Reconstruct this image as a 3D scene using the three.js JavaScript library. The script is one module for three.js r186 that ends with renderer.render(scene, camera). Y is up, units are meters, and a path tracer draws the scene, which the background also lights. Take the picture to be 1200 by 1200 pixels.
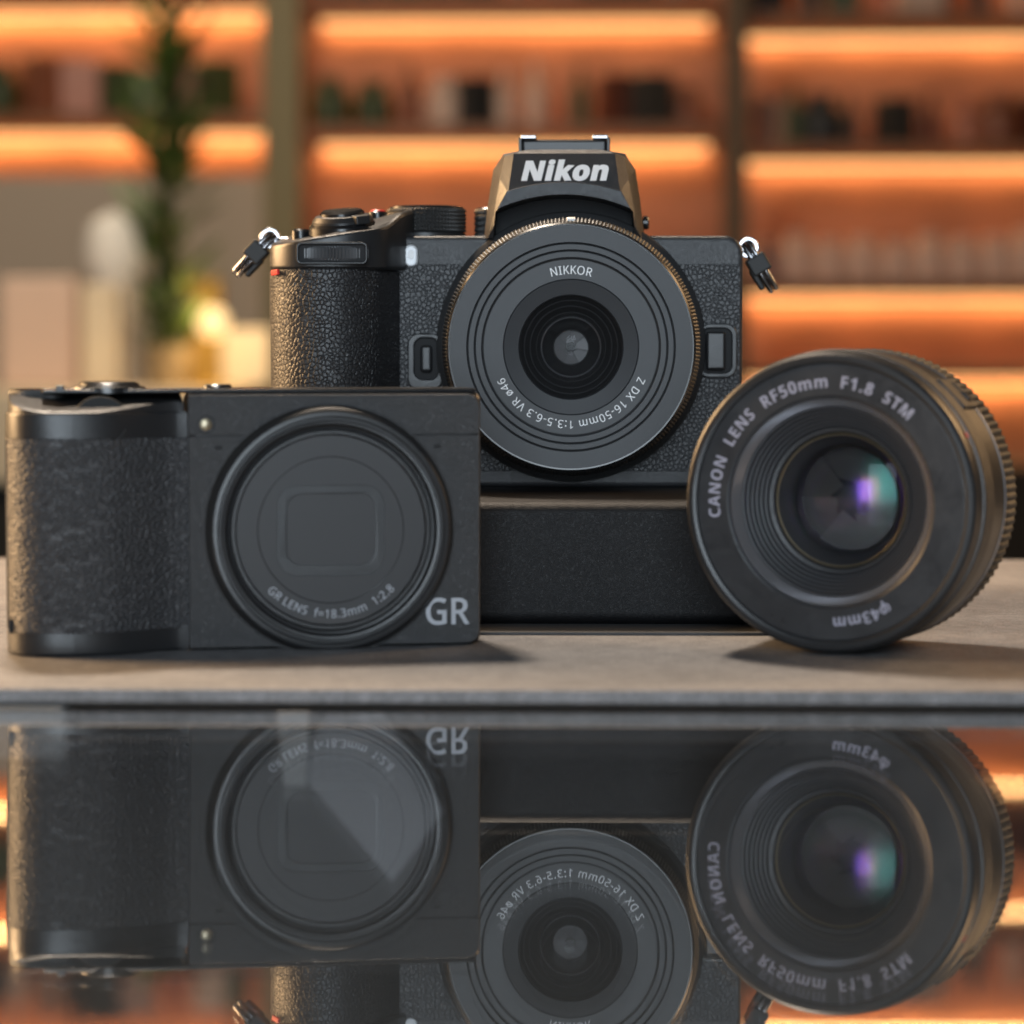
import * as THREE from 'three';
import { mergeGeometries } from 'three/addons/utils/BufferGeometryUtils.js';
import { RoundedBoxGeometry } from 'three/addons/geometries/RoundedBoxGeometry.js';
import { ConvexGeometry } from 'three/addons/geometries/ConvexGeometry.js';
import { TextGeometry } from 'three/addons/geometries/TextGeometry.js';
import { FontLoader } from 'three/addons/loaders/FontLoader.js';
import { RectAreaLightUniformsLib } from 'three/addons/lights/RectAreaLightUniformsLib.js';
import { Brush, Evaluator, SUBTRACTION } from 'three-bvh-csg';

// ---------------------------------------------------------------- camera, light, exposure
// Shapes are written in millimetres and scaled to metres. Origin: top of the slab, under the lens axis of the
// camera on the riser, in the plane of that lens's front ring; +z towards the viewer.
const MM = 0.001, FPX = 3200, EYE = [0, 70, 724];
const scene = new THREE.Scene();
const camera = new THREE.PerspectiveCamera(2 * Math.atan(600 / FPX) * 180 / Math.PI, 1, 0.05, 30);
camera.position.set(EYE[0] * MM, EYE[1] * MM, EYE[2] * MM);
camera.lookAt((EYE[0] - 69 / FPX * 1000) * MM, (EYE[1] - 195 / FPX * 1000) * MM, (EYE[2] - 1000) * MM);
camera.focus = 0.700;
camera.userData.fStop = 11.6;
const renderer = new THREE.WebGLRenderer({ antialias: true });
renderer.toneMapping = THREE.LinearToneMapping;
renderer.toneMappingExposure = 1.0;
renderer.shadowMap.enabled = true;
scene.background = new THREE.Color().setRGB(0.012, 0.009, 0.007);   // dim air of the shop
RectAreaLightUniformsLib.init();

const L = {
  window: { at: [-40, 470, 2300], to: [0, 60, 0], w: 860, h: 1250, c: [0.76, 0.89, 1.0], i: 10.5 },
  key: { at: [-300, 1280, -640], to: [0, 20, 60], w: 170, h: 170, c: [1.0, 0.83, 0.66], i: 270 },
  side: { at: [-1090, 430, -300], to: [-40, 60, 0], w: 640, h: 600, c: [1.0, 0.62, 0.3], i: 34 },
  right: { at: [980, 620, -620], to: [60, 40, 60], w: 360, h: 420, c: [1.0, 0.60, 0.28], i: 15 },
  shop: { at: [-650, 1500, -2700], to: [-560, 0, -4300], w: 500, h: 500, c: [1.0, 0.80, 0.58], i: 32 },
};

// ---------------------------------------------------------------- helpers
function rng(seed) { let s = seed >>> 0; return () => { s = (s + 0x6d2b79f5) >>> 0; let t = Math.imul(s ^ (s >>> 15), 1 | s); t = (t + Math.imul(t ^ (t >>> 7), 61 | t)) ^ t; return ((t ^ (t >>> 14)) >>> 0) / 4294967296; }; }
const V2 = (x, y) => new THREE.Vector2(x, y), V3 = (x, y, z) => new THREE.Vector3(x, y, z), D2R = Math.PI / 180;
const taken = {};
function numbered(n) { taken[n] = (taken[n] ?? -1) + 1; return taken[n] ? `${n}_${String(taken[n]).padStart(3, '0')}` : n; }
function metres(g) { if (!g.userData.metres) { g.scale(MM, MM, MM); g.userData.metres = true; } return g; }
function part(name, g, m, parent) {
  const o = new THREE.Mesh(metres(g), m); o.name = name; o.castShadow = o.receiveShadow = true;
  (parent ?? scene).add(o); if (!parent) o.name = numbered(name);
  return o;
}
function thing(name, label, category, [x, y, z] = [0, 0, 0], turn = 0, group) {
  const o = new THREE.Group(); o.name = numbered(name); scene.add(o);
  o.position.set(x * MM, y * MM, z * MM); o.rotation.y = turn * D2R;
  o.userData = { label, category }; if (group) o.userData.group = group;
  return o;
}
function sub(name, parent, [x, y, z] = [0, 0, 0]) { const o = new THREE.Group(); o.name = name; o.position.set(x * MM, y * MM, z * MM); parent.add(o); return o; }
function struct(o, label, category) { o.userData = { kind: 'structure', label, category }; return o; }
// smooth normals up to a crease angle, weighted by area so that flat faces stay flat beside a small bevel
function toCreasedNormals(geo, angle) {
  const g = geo.index ? geo.toNonIndexed() : geo, p = g.attributes.position, nf = p.count / 3, fn = new Float32Array(nf * 3), fu = new Float32Array(nf * 3), at = new Map(), cosA = Math.cos(angle);
  const a = V3(), b = V3(), c = V3();
  const key = (i) => `${Math.round(p.getX(i) * 1e4)},${Math.round(p.getY(i) * 1e4)},${Math.round(p.getZ(i) * 1e4)}`;
  const keys = new Array(p.count);
  for (let f = 0; f < nf; f++) {
    a.fromBufferAttribute(p, f * 3); b.fromBufferAttribute(p, f * 3 + 1); c.fromBufferAttribute(p, f * 3 + 2);
    b.sub(a); c.sub(a); b.cross(c); fn.set([b.x, b.y, b.z], f * 3); b.normalize(); fu.set([b.x, b.y, b.z], f * 3);
    for (let k = 0; k < 3; k++) { const q = keys[f * 3 + k] = key(f * 3 + k); const l = at.get(q); if (l) l.push(f); else at.set(q, [f]); }
  }
  const out = new Float32Array(p.count * 3);
  for (let i = 0; i < p.count; i++) {
    const f = (i / 3) | 0; let x = 0, y = 0, z = 0;
    for (const h of at.get(keys[i])) if (fu[f * 3] * fu[h * 3] + fu[f * 3 + 1] * fu[h * 3 + 1] + fu[f * 3 + 2] * fu[h * 3 + 2] > cosA) { x += fn[h * 3]; y += fn[h * 3 + 1]; z += fn[h * 3 + 2]; }
    const l = Math.hypot(x, y, z) || 1; out[i * 3] = x / l; out[i * 3 + 1] = y / l; out[i * 3 + 2] = z / l;
  }
  g.setAttribute('normal', new THREE.BufferAttribute(out, 3));
  return g;
}
// uv in millimetres from the axis that a face looks along most
function boxUV(g) {
  const p = g.attributes.position, uv = new Float32Array(p.count * 2), a = V3(), b = V3(), c = V3(), n = V3();
  for (let i = 0; i < p.count; i += 3) {
    a.fromBufferAttribute(p, i); b.fromBufferAttribute(p, i + 1); c.fromBufferAttribute(p, i + 2);
    n.subVectors(b, a).cross(c.clone().sub(a));
    const x = Math.abs(n.x), y = Math.abs(n.y), z = Math.abs(n.z);
    [a, b, c].forEach((v, k) => {
      const [u, w] = z >= x && z >= y ? [v.x, v.y] : y >= x ? [v.x, v.z] : [v.z, v.y];
      uv[(i + k) * 2] = u; uv[(i + k) * 2 + 1] = w;
    });
  }
  g.setAttribute('uv', new THREE.BufferAttribute(uv, 2));
  return g;
}
function fin(g, crease = 0.6) {
  for (const k of Object.keys(g.attributes)) if (k !== 'position') g.deleteAttribute(k);
  return boxUV(toCreasedNormals(g.index ? g : g, crease));
}
// a turned part about the z axis from [radius, z] pairs
function turned(pts, seg = 128, crease = 0.5) {
  const g = new THREE.LatheGeometry(pts.map(([r, z]) => V2(Math.max(r, 1e-4), z)), seg);
  g.rotateX(Math.PI / 2);
  return fin(g, crease);
}
const upright = (g) => g.rotateX(-Math.PI / 2);     // z axis to y axis
function disc(r, z, seg = 96) { return turned([[0, z], [r, z]], seg); }
// a knurled band about z: radius rises and falls along theta and z
function knurled(r, z0, z1, n, rows, depth, sharp = 1, sub_ = 6, taper = 0) {
  const nt = n * sub_, nz = Math.max(2, rows * 6), pos = [], idx = [];
  for (let j = 0; j <= nz; j++) for (let i = 0; i < nt; i++) {
    const t = i / nt * Math.PI * 2, v = j / nz;
    const a = Math.pow(Math.abs(Math.sin(t * n / 2)), sharp), b = rows > 1 ? Math.pow(Math.abs(Math.sin(v * rows * Math.PI)), sharp) : Math.min(1, 6 * Math.min(v, 1 - v));
    const R = r - taper * v - depth * (1 - a * b);
    pos.push(R * Math.cos(t), R * Math.sin(t), z0 + (z1 - z0) * v);
  }
  for (let j = 0; j < nz; j++) for (let i = 0; i < nt; i++) {
    const a = j * nt + i, b = j * nt + (i + 1) % nt, c = a + nt, d = b + nt;
    idx.push(a, b, d, a, d, c);
  }
  const g = new THREE.BufferGeometry();
  g.setAttribute('position', new THREE.Float32BufferAttribute(pos, 3)); g.setIndex(idx);
  return fin(g, 0.9);
}
function roundRect(w, h, r, cx = 0, cy = 0, S = THREE.Shape) {
  const s = new S(), x0 = cx - w / 2, x1 = cx + w / 2, y0 = cy - h / 2, y1 = cy + h / 2;
  s.moveTo(x0 + r, y0); s.lineTo(x1 - r, y0); s.absarc(x1 - r, y0 + r, r, -Math.PI / 2, 0, false); s.lineTo(x1, y1 - r); s.absarc(x1 - r, y1 - r, r, 0, Math.PI / 2, false);
  s.lineTo(x0 + r, y1); s.absarc(x0 + r, y1 - r, r, Math.PI / 2, Math.PI, false); s.lineTo(x0, y0 + r); s.absarc(x0 + r, y0 + r, r, Math.PI, Math.PI * 1.5, false);
  return s;
}
// extrude a shape so that its front face lies at zf; the bevel stays inside the outline
function plate(shape, zf, depth, bevel = 0.3, seg = 3, crease = 0.55) {
  const g = new THREE.ExtrudeGeometry(shape, { depth: depth - 2 * bevel, bevelEnabled: bevel > 0, bevelSize: bevel, bevelThickness: bevel, bevelOffset: -bevel, bevelSegments: seg, curveSegments: 16 });
  g.translate(0, 0, zf - depth + bevel);
  return fin(g, crease);
}
// upright prism over a plan of [x, z] points; rings are [height or height(x, z), inset], bottom to top
function prism(plan, rings, crease = 0.7) {
  const n = plan.length, pos = [], uv = [], idx = [], len = [0];
  let area = 0;
  for (let i = 0; i < n; i++) { const [x, z] = plan[i], [x2, z2] = plan[(i + 1) % n]; area += x * z2 - x2 * z; len.push(len[i] + Math.hypot(x2 - x, z2 - z)); }
  const sgn = area > 0 ? 1 : -1;
  const nor = plan.map((p, i) => { const a = plan[(i + n - 1) % n], b = plan[(i + 1) % n], dx = b[0] - a[0], dz = b[1] - a[1], l = Math.hypot(dx, dz) || 1; return [sgn * dz / l, -sgn * dx / l]; });
  const at = (r, i) => { const [y, inset] = rings[r], k = i % n, x = plan[k][0] - nor[k][0] * inset, z = plan[k][1] - nor[k][1] * inset; return [x, typeof y === 'function' ? y(x, z) : y, z]; };
  const tri = [];
  const push = (r, i) => { const p = at(r, i); pos.push(...p); uv.push(len[i], p[1]); };
  for (let r = 0; r < rings.length - 1; r++) for (let i = 0; i < n; i++) {
    const q = sgn > 0 ? [[r, i], [r + 1, i], [r + 1, i + 1], [r, i], [r + 1, i + 1], [r, i + 1]] : [[r, i], [r + 1, i + 1], [r + 1, i], [r, i], [r, i + 1], [r + 1, i + 1]];
    q.forEach(([a, b]) => push(a, b));
  }
  for (const [r, up] of [[0, false], [rings.length - 1, true]]) {
    const P = plan.map((_, i) => at(r, i));
    for (const f of THREE.ShapeUtils.triangulateShape(P.map((p) => V2(p[0], p[2])), [])) {
      const t = (sgn > 0) === up ? [f[0], f[2], f[1]] : f;
      for (const k of t) { pos.push(...P[k]); uv.push(P[k][0], P[k][2]); }
    }
  }
  const g = new THREE.BufferGeometry();
  g.setAttribute('position', new THREE.Float32BufferAttribute(pos, 3));
  g.setAttribute('uv', new THREE.Float32BufferAttribute(uv, 2));
  const keep = g.attributes.uv;
  const out = toCreasedNormals(g, crease);
  out.setAttribute('uv', keep);
  return out;
}
function smoothPlan(pts, n = 96, tension = 0.5) {
  const c = new THREE.CatmullRomCurve3(pts.map(([x, z]) => V3(x, 0, z)), true, 'centripetal', tension);
  return c.getSpacedPoints(n).slice(0, n).map((p) => [p.x, p.z]);
}
function roundedPlan(pts, k = 6) {                    // [x, z, radius] corners
  const out = [], n = pts.length;
  for (let i = 0; i < n; i++) {
    const [x, z, r] = pts[i], [ax, az] = pts[(i + n - 1) % n], [bx, bz] = pts[(i + 1) % n];
    if (!r) { out.push([x, z]); continue; }
    const la = Math.hypot(ax - x, az - z), lb = Math.hypot(bx - x, bz - z), ra = Math.min(r, la * 0.49), rb = Math.min(r, lb * 0.49);
    const p0 = [x + (ax - x) / la * ra, z + (az - z) / la * ra], p2 = [x + (bx - x) / lb * rb, z + (bz - z) / lb * rb];
    for (let j = 0; j <= k; j++) { const t = j / k, u = 1 - t; out.push([u * u * p0[0] + 2 * u * t * x + t * t * p2[0], u * u * p0[1] + 2 * u * t * z + t * t * p2[1]]); }
  }
  return out;
}
const place = (g, x, y, z, rx = 0, ry = 0, rz = 0) => { g.rotateX(rx); g.rotateY(ry); g.rotateZ(rz); g.translate(x, y, z); return g; };
const rbox = (w, h, d, r = 0.4, seg = 3) => { const g = new RoundedBoxGeometry(w, h, d, seg, r); return boxUV(g.index ? g.toNonIndexed() : g); };
const merge = (list) => { const g = mergeGeometries(list.map((q) => (q.index ? q.toNonIndexed() : q)), false); return g; };
function loop(points, r, closed = true, seg = 60) { return fin(new THREE.TubeGeometry(new THREE.CatmullRomCurve3(points.map((p) => V3(...p)), closed), seg, r, 10, closed), 1.2); }

// ---------------------------------------------------------------- procedural textures
function hash2(x, y, s) { let h = Math.imul(x, 374761393) ^ Math.imul(y, 668265263) ^ Math.imul(s, 1442695041); h = Math.imul(h ^ (h >>> 13), 1274126177); h ^= h >>> 16; return (h >>> 0) / 4294967296; }
function vnoise(u, v, n, s) {                          // tiles over u, v in 0..1 with n cells
  const x = u * n, y = v * n, x0 = Math.floor(x), y0 = Math.floor(y), fx = x - x0, fy = y - y0, sx = fx * fx * (3 - 2 * fx), sy = fy * fy * (3 - 2 * fy), m = (a) => ((a % n) + n) % n;
  const a = hash2(m(x0), m(y0), s), b = hash2(m(x0 + 1), m(y0), s), c = hash2(m(x0), m(y0 + 1), s), d = hash2(m(x0 + 1), m(y0 + 1), s);
  return a + (b - a) * sx + (c - a) * sy + (a - b - c + d) * sx * sy;
}
function worley(u, v, n, s, jit = 1) {                 // nearest and second nearest distance in cells
  const x = u * n, y = v * n, x0 = Math.floor(x), y0 = Math.floor(y), m = (a) => ((a % n) + n) % n;
  let f1 = 9, f2 = 9, id = 0;
  for (let j = -1; j <= 1; j++) for (let i = -1; i <= 1; i++) {
    const cx = m(x0 + i), cy = m(y0 + j), px = x0 + i + 0.5 + (hash2(cx, cy, s) - 0.5) * jit, py = y0 + j + 0.5 + (hash2(cx, cy, s + 7) - 0.5) * jit, d = Math.hypot(px - x, py - y);
    if (d < f1) { f2 = f1; f1 = d; id = hash2(cx, cy, s + 13); } else if (d < f2) f2 = d;
  }
  return [f1, f2, id];
}
function tex(n, fn, tile, srgb = false) {
  const d = new Uint8Array(n * n * 4);
  for (let j = 0; j < n; j++) for (let i = 0; i < n; i++) {
    const c = fn(i / n, j / n), o = (j * n + i) * 4, q = Array.isArray(c) ? c : [c, c, c];
    for (let k = 0; k < 3; k++) d[o + k] = Math.max(0, Math.min(255, Math.round(q[k] * 255)));
    d[o + 3] = 255;
  }
  const t = new THREE.DataTexture(d, n, n, THREE.RGBAFormat);
  t.wrapS = t.wrapT = THREE.RepeatWrapping; t.magFilter = t.minFilter = THREE.LinearFilter; t.repeat.set(1 / tile[0], 1 / tile[1]);
  if (srgb) t.colorSpace = THREE.SRGBColorSpace;
  t.needsUpdate = true;
  return t;
}
const sm = (a, b, x) => { const t = Math.max(0, Math.min(1, (x - a) / (b - a))); return t * t * (3 - 2 * t); };
const TX = {
  pebble: tex(768, (u, v) => {                          // coarse pebbled leather
    const w1 = u + 0.012 * (vnoise(u, v, 24, 3) - 0.5), w2 = v + 0.012 * (vnoise(u, v, 24, 9) - 0.5);
    const [a, b, id] = worley(((w1 % 1) + 1) % 1, ((w2 % 1) + 1) % 1, 26, 5);
    return sm(0.0, 0.34, b - a) * (0.62 + 0.25 * id) - 0.1 * a + 0.1 * vnoise(u, v, 160, 4);
  }, [32, 32]),
  wrinkle: tex(768, (u, v) => {                         // fine leather with sideways wrinkles
    const w1 = u + 0.02 * (vnoise(u, v, 16, 31) - 0.5), w2 = v + 0.02 * (vnoise(u, v, 16, 32) - 0.5);
    const [a, b] = worley(((w1 % 1) + 1) % 1, ((w2 % 1) + 1) % 1, 30, 15);
    return 0.55 * sm(0, 0.6, b - a) + 0.3 * vnoise(u, v, 34, 8) + 0.15 * vnoise(u, v, 90, 6);
  }, [46, 21]),
  grain: tex(512, (u, v) => { const [a, b] = worley(u, v, 44, 21); return 0.6 * sm(0, 0.5, b - a) + 0.4 * vnoise(u, v, 120, 5); }, [15, 15]),
  fine: tex(512, (u, v) => 0.6 * vnoise(u, v, 128, 2) + 0.4 * vnoise(u, v, 60, 3), [14, 14]),
  skin: tex(512, (u, v) => { const [a, b] = worley(u, v, 40, 41); return 0.7 * sm(0, 0.6, b - a) + 0.3 * vnoise(u, v, 128, 42); }, [17, 11]),
  smudge: tex(512, (u, v) => 0.4 + 0.3 * vnoise(u, v, 6, 51) + 0.2 * vnoise(u, v, 17, 52) + 0.2 * vnoise(u, v, 60, 53), [55, 55]),
  stone: tex(1024, (u, v) => {
    const st = vnoise(u, v, 9, 61) * 0.35 + vnoise(u, v, 60, 62) * 0.4 + vnoise(u, v, 220, 63) * 0.25, k = 0.38 + 0.18 * st + (hash2(Math.floor(u * 1024), Math.floor(v * 1024), 66) - 0.5) * 0.30;
    return [k * 1.0, k * 0.995, k * 1.01];
  }, [190, 190], true),
  stoneBump: tex(1024, (u, v) => 0.5 * vnoise(u, v, 340, 71) + 0.5 * hash2(Math.floor(u * 1024), Math.floor(v * 1024), 72), [150, 150]),
  wood: tex(512, (u, v) => { const g = vnoise(u, v, 40, 81) * 0.3 + vnoise(u, v, 5, 82) * 0.7, k = 0.8 + 0.25 * g; return [0.74 * k, 0.50 * k, 0.38 * k]; }, [500, 160], true),
  weave: tex(256, (u, v) => (Math.abs(Math.sin(u * Math.PI * 16)) * Math.abs(Math.sin(v * Math.PI * 16))), [9, 9]),
};

// ---------------------------------------------------------------- materials
function mat(rgb, roughness, o = {}) { const m = new THREE.MeshPhysicalMaterial({ roughness, side: THREE.DoubleSide, ...o }); m.color.setRGB(...rgb); return m; }
const bump = (t, s) => ({ bumpMap: t, bumpScale: s * MM });
const M = {
  shell: mat([0.030, 0.031, 0.034], 0.38, bump(TX.grain, 0.045)),              // powder coated magnesium
  plastic: mat([0.020, 0.0205, 0.022], 0.38, bump(TX.fine, 0.018)),
  gloss: mat([0.012, 0.012, 0.013], 0.25, {}),
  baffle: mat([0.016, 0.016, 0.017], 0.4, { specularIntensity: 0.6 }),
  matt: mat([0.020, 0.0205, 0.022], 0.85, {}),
  satin: mat([0.030, 0.031, 0.034], 0.55, { ...bump(TX.fine, 0.006), roughnessMap: TX.smudge }),
  wheel: mat([0.075, 0.076, 0.080], 0.32, {}),
  rib: mat([0.045, 0.046, 0.050], 0.3, {}),
  bezel: mat([0.030, 0.031, 0.034], 0.5, { clearcoat: 0.5, clearcoatRoughness: 0.04 }),
  lensFace: mat([0.031, 0.033, 0.037], 0.5, bump(TX.fine, 0.006)),
  pebble: mat([0.026, 0.026, 0.028], 0.42, bump(TX.pebble, 0.34)),
  pebbleFlat: mat([0.026, 0.027, 0.030], 0.45, bump(TX.pebble, 0.2)),
  wrinkle: mat([0.054, 0.055, 0.059], 0.5, bump(TX.wrinkle, 0.7)),
  face: mat([0.076, 0.077, 0.080], 0.44, bump(TX.grain, 0.26)),
  riser: mat([0.006, 0.006, 0.007], 0.5, { ...bump(TX.skin, 0.055), specularIntensity: 0.5 }),
  board: mat([0.05, 0.052, 0.056], 0.7, bump(TX.fine, 0.03)),
  slab: mat([1, 1, 1], 0.5, { map: TX.stone, ...bump(TX.stoneBump, 0.16) }),
  chrome: mat([0.40, 0.40, 0.42], 0.24, { metalness: 1 }),
  steel: mat([0.42, 0.42, 0.44], 0.35, { metalness: 1 }),
  brass: mat([0.42, 0.36, 0.25], 0.45, { metalness: 1 }),
  white: mat([0.93, 0.93, 0.94], 0.5, {}),
  print: mat([0.42, 0.44, 0.48], 0.6, {}),
  printCool: mat([0.34, 0.34, 0.42], 0.6, {}),
  red: mat([0.62, 0.02, 0.018], 0.4, {}),
  lampLens: mat([0.75, 0.77, 0.80], 0.25, {}),
  knurl: mat([0.024, 0.0235, 0.023], 0.42, {}),
  rubber: mat([0.020, 0.020, 0.020], 0.6, {}),
  weave: mat([0.030, 0.029, 0.028], 0.45, bump(TX.weave, 0.10)),
  pane: mat([1, 1, 1], 0.012, { transmission: 1, thickness: 0, ior: 1.8, side: THREE.DoubleSide }),
  paneUnder: mat([1, 1, 1], 0.02, { transmission: 1, thickness: 0, ior: 1.22, side: THREE.DoubleSide }),
  coated: mat([1, 1, 1], 0.0, { transmission: 1, thickness: 0, ior: 1.16, side: THREE.DoubleSide }),
  blade: mat([0.07, 0.07, 0.074], 0.4, {}),
  bladeDark: mat([0.036, 0.035, 0.035], 0.36, {}),
  coatViolet: mat([0.24, 0.08, 0.95], 0.2, { metalness: 1, transparent: true, opacity: 0.065 }),
  coatGreen: mat([0.03, 0.60, 0.48], 0.26, { metalness: 1, transparent: true, opacity: 0.05 }),
  coatRose: mat([0.9, 0.35, 0.22], 0.2, { metalness: 1, transparent: true, opacity: 0.05 }),
};
const loader = new FontLoader();
const FB = await loader.loadAsync('fonts/droid/droid_sans_bold.typeface.json'), FR = await loader.loadAsync('fonts/droid/droid_sans_regular.typeface.json');
const glyph = (font, ch, size) => new TextGeometry(ch, { font, size, depth: 0.05, curveSegments: 6, bevelEnabled: false });
const advance = (font, ch, size) => (font.data.glyphs[ch] ?? font.data.glyphs['?']).ha * size / font.data.resolution;
function arcText(font, text, r, mid, size, z, { inward = false, space = 0 } = {}) {
  const cap = size * 0.72 * 1.38, list = [], w = [...text].map((c) => advance(font, c, size) + space), total = w.reduce((a, b) => a + b, 0);
  let s = -total / 2;
  [...text].forEach((ch, i) => {
    const m = s + (w[i] - space) / 2; s += w[i];
    if (ch === ' ') return;
    const g = glyph(font, ch, size); g.translate(-(w[i] - space) / 2, -cap / 2, 0);
    const t = inward ? mid * D2R + m / r : mid * D2R - m / r;
    g.translate(0, inward ? -r : r, 0); g.rotateZ(inward ? t + Math.PI / 2 : t - Math.PI / 2);
    g.translate(0, 0, z); list.push(fin(g, 0.3));
  });
  return merge(list);
}
function flatText(font, text, width, { slant = 0, bold = 0 } = {}) {    // returns geometry of that width, centred, with its height
  const g = new TextGeometry(text, { font, size: 10, depth: 0.6, curveSegments: 8, bevelEnabled: bold > 0, bevelSize: bold, bevelThickness: 0.05, bevelSegments: 1 });
  g.applyMatrix4(new THREE.Matrix4().set(1, slant, 0, 0, 0, 1, 0, 0, 0, 0, 1, 0, 0, 0, 0, 1));
  g.computeBoundingBox(); const b = g.boundingBox, k = width / (b.max.x - b.min.x);
  g.translate(-(b.max.x + b.min.x) / 2, -(b.max.y + b.min.y) / 2, 0); g.scale(k, k, 0.1);
  return fin(g, 0.3);
}
// overlapping blades of an iris: hole radius h, outer radius R
function irisBlades(parent, n, h, R, z, m, phase = 0, curve = 0.25, tilt = 0.24) {
  const u0 = -h * Math.tan(Math.PI / n) - 0.02 * R, L1 = Math.sqrt(R * R - h * h), s = new THREE.Shape(), k = 10;
  s.moveTo(h, u0);
  for (let i = 1; i <= k; i++) { const t = i / k; s.lineTo(h + curve * h * Math.sin(t * Math.PI), u0 + (L1 - u0) * t); }
  const a1 = Math.atan2(L1, h), a0 = Math.atan2(u0, h) + 0.02;
  for (let i = 1; i <= k; i++) { const a = a1 + (a0 - a1) * i / k; s.lineTo(R * Math.cos(a), R * Math.sin(a)); }
  const base = new THREE.ExtrudeGeometry(s, { depth: 0.06, bevelEnabled: false });
  base.applyMatrix4(new THREE.Matrix4().set(1, 0, 0, 0, 0, 1, 0, 0, 0, -tilt, 1, 0, 0, 0, 0, 1));
  const g0 = metres(fin(base, 0.4));
  for (let i = 0; i < n; i++) { const b = part('aperture_blade', g0, m, parent); b.position.z = z * MM; b.rotation.z = phase + i / n * Math.PI * 2; }
}
const dome = (r, R, z, out = 1, k = 14) => { const pts = []; for (let i = 0; i <= k; i++) { const q = r * i / k; pts.push([q, z + out * (Math.sqrt(R * R - q * q) - Math.sqrt(R * R - r * r))]); } return turned(pts, 96, 1.2); };

// ---------------------------------------------------------------- lamps outside the frame
function areaLamp(name, spec, label, category, housing) {
  const t = thing(name, label, category, spec.at);
  t.lookAt(spec.to[0] * MM, spec.to[1] * MM, spec.to[2] * MM);
  part('frame', place(rbox(spec.w + 60, spec.h + 60, 40, 8), 0, 0, -26), housing, t);
  const glow = mat([0.6, 0.6, 0.6], 0.8, {}); glow.emissive = new THREE.Color().setRGB(...spec.c); glow.emissiveIntensity = spec.i * 0.05;
  part('light_diffuser', place(rbox(spec.w, spec.h, 6, 1), 0, 0, 0), glow, t);
  const l = new THREE.RectAreaLight(new THREE.Color().setRGB(...spec.c), spec.i, spec.w * MM, spec.h * MM);
  l.name = name; l.position.set(0, 0, 8 * MM); l.rotation.y = Math.PI; t.add(l);
  return t;
}
const housing = mat([0.3, 0.3, 0.3], 0.6);
areaLamp('window_light', L.window, 'wide pale daylight window in front of the cameras', 'window', housing);
areaLamp('ceiling_lamp', L.key, 'small warm square lamp hanging above and behind the cameras', 'lamp', housing);
areaLamp('wall_lamp', L.side, 'square warm lamp panel beside the compact camera grip', 'lamp panel', housing);
areaLamp('wall_lamp', L.right, 'warm lamp panel behind the detached lens', 'lamp panel', housing);
areaLamp('ceiling_lamp', L.shop, 'square lamp above the side counter and shelving', 'lamp', housing);

// ---------------------------------------------------------------- slab, glass, display case
{
  const z0 = -172, z1 = 171, slab = part('table_slab', place(rbox(1500, 3.1, z1 - z0, 0.8), -20, -1.55, (z0 + z1) / 2), M.slab);
  struct(slab, 'grey brown stone slab with a thin squared front edge', 'table top');
  // a glass sheet leads from under the slab's front edge towards the viewer, rising a little
  const glass = new THREE.Group(); glass.name = 'glass_sheet'; scene.add(glass); glass.position.set(-20 * MM, -4.1 * MM, 164 * MM); glass.rotation.x = -Math.atan(0.040);
  const sheet = (y) => fin(place(new THREE.PlaneGeometry(1480, 420).rotateX(-Math.PI / 2), 0, y, 210));
  part('upper_surface', sheet(0), M.pane, glass); part('lower_surface', sheet(-1.5), M.paneUnder, glass);
  struct(glass, 'clear glass sheet mirroring the cameras', 'glass sheet');
}
{
  const brown = mat([0.10, 0.085, 0.07], 0.7), grey = mat([0.12, 0.11, 0.10], 0.8);
  const floor = part('case_floor', place(rbox(1500, 20, 1000, 2, 1), -20, -190, 40), brown); struct(floor, 'brown floor of the display case under the glass', 'case floor');
  const back = part('case_back', place(rbox(1500, 175.2, 16, 2, 1), -20, -91.2, -150), brown); struct(back, 'brown back wall of the display case', 'case wall');
  for (const s of [-1, 1]) struct(part('case_side', place(rbox(16, 175.2, 330, 2, 1), -20 + s * 738, -91.2, 0), grey), 'side wall of the display case', 'case wall');
  const px2 = (px, py, d) => [(px - 669) * d / FPX, EYE[1] - (py - 405) * d / FPX, EYE[2] - d];
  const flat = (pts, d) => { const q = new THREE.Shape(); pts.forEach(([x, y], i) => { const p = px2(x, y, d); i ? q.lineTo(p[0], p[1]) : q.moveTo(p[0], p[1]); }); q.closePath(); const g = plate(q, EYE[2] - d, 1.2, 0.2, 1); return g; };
  const tagM = mat([0.40, 0.40, 0.39], 0.7), glareM = mat([0.30, 0.30, 0.31], 0.7);
  const tag1 = part('hanging_tag', flat([[322, 837], [360, 837], [356, 925], [330, 925]], 548), tagM); tag1.userData = { label: 'pale grey tag hanging under the glass sheet', category: 'tag' };
  const sheet = part('glare_sheet', flat([[345, 905], [380, 842], [448, 838], [520, 955], [458, 1040]], 551), glareM); sheet.userData = { label: 'slanted grey sheet added under the glass beside the pale tag to imitate glare', category: 'sheet' };  // added sheet, its grey stands in for diagonal glare on the glass
  const blk = part('pale_block', place(rbox(26, 11, 12, 2), ...px2(5, 860, 556)), tagM); blk.userData = { label: 'small pale block under the glass below the leather grip', category: 'block' };
}

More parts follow.
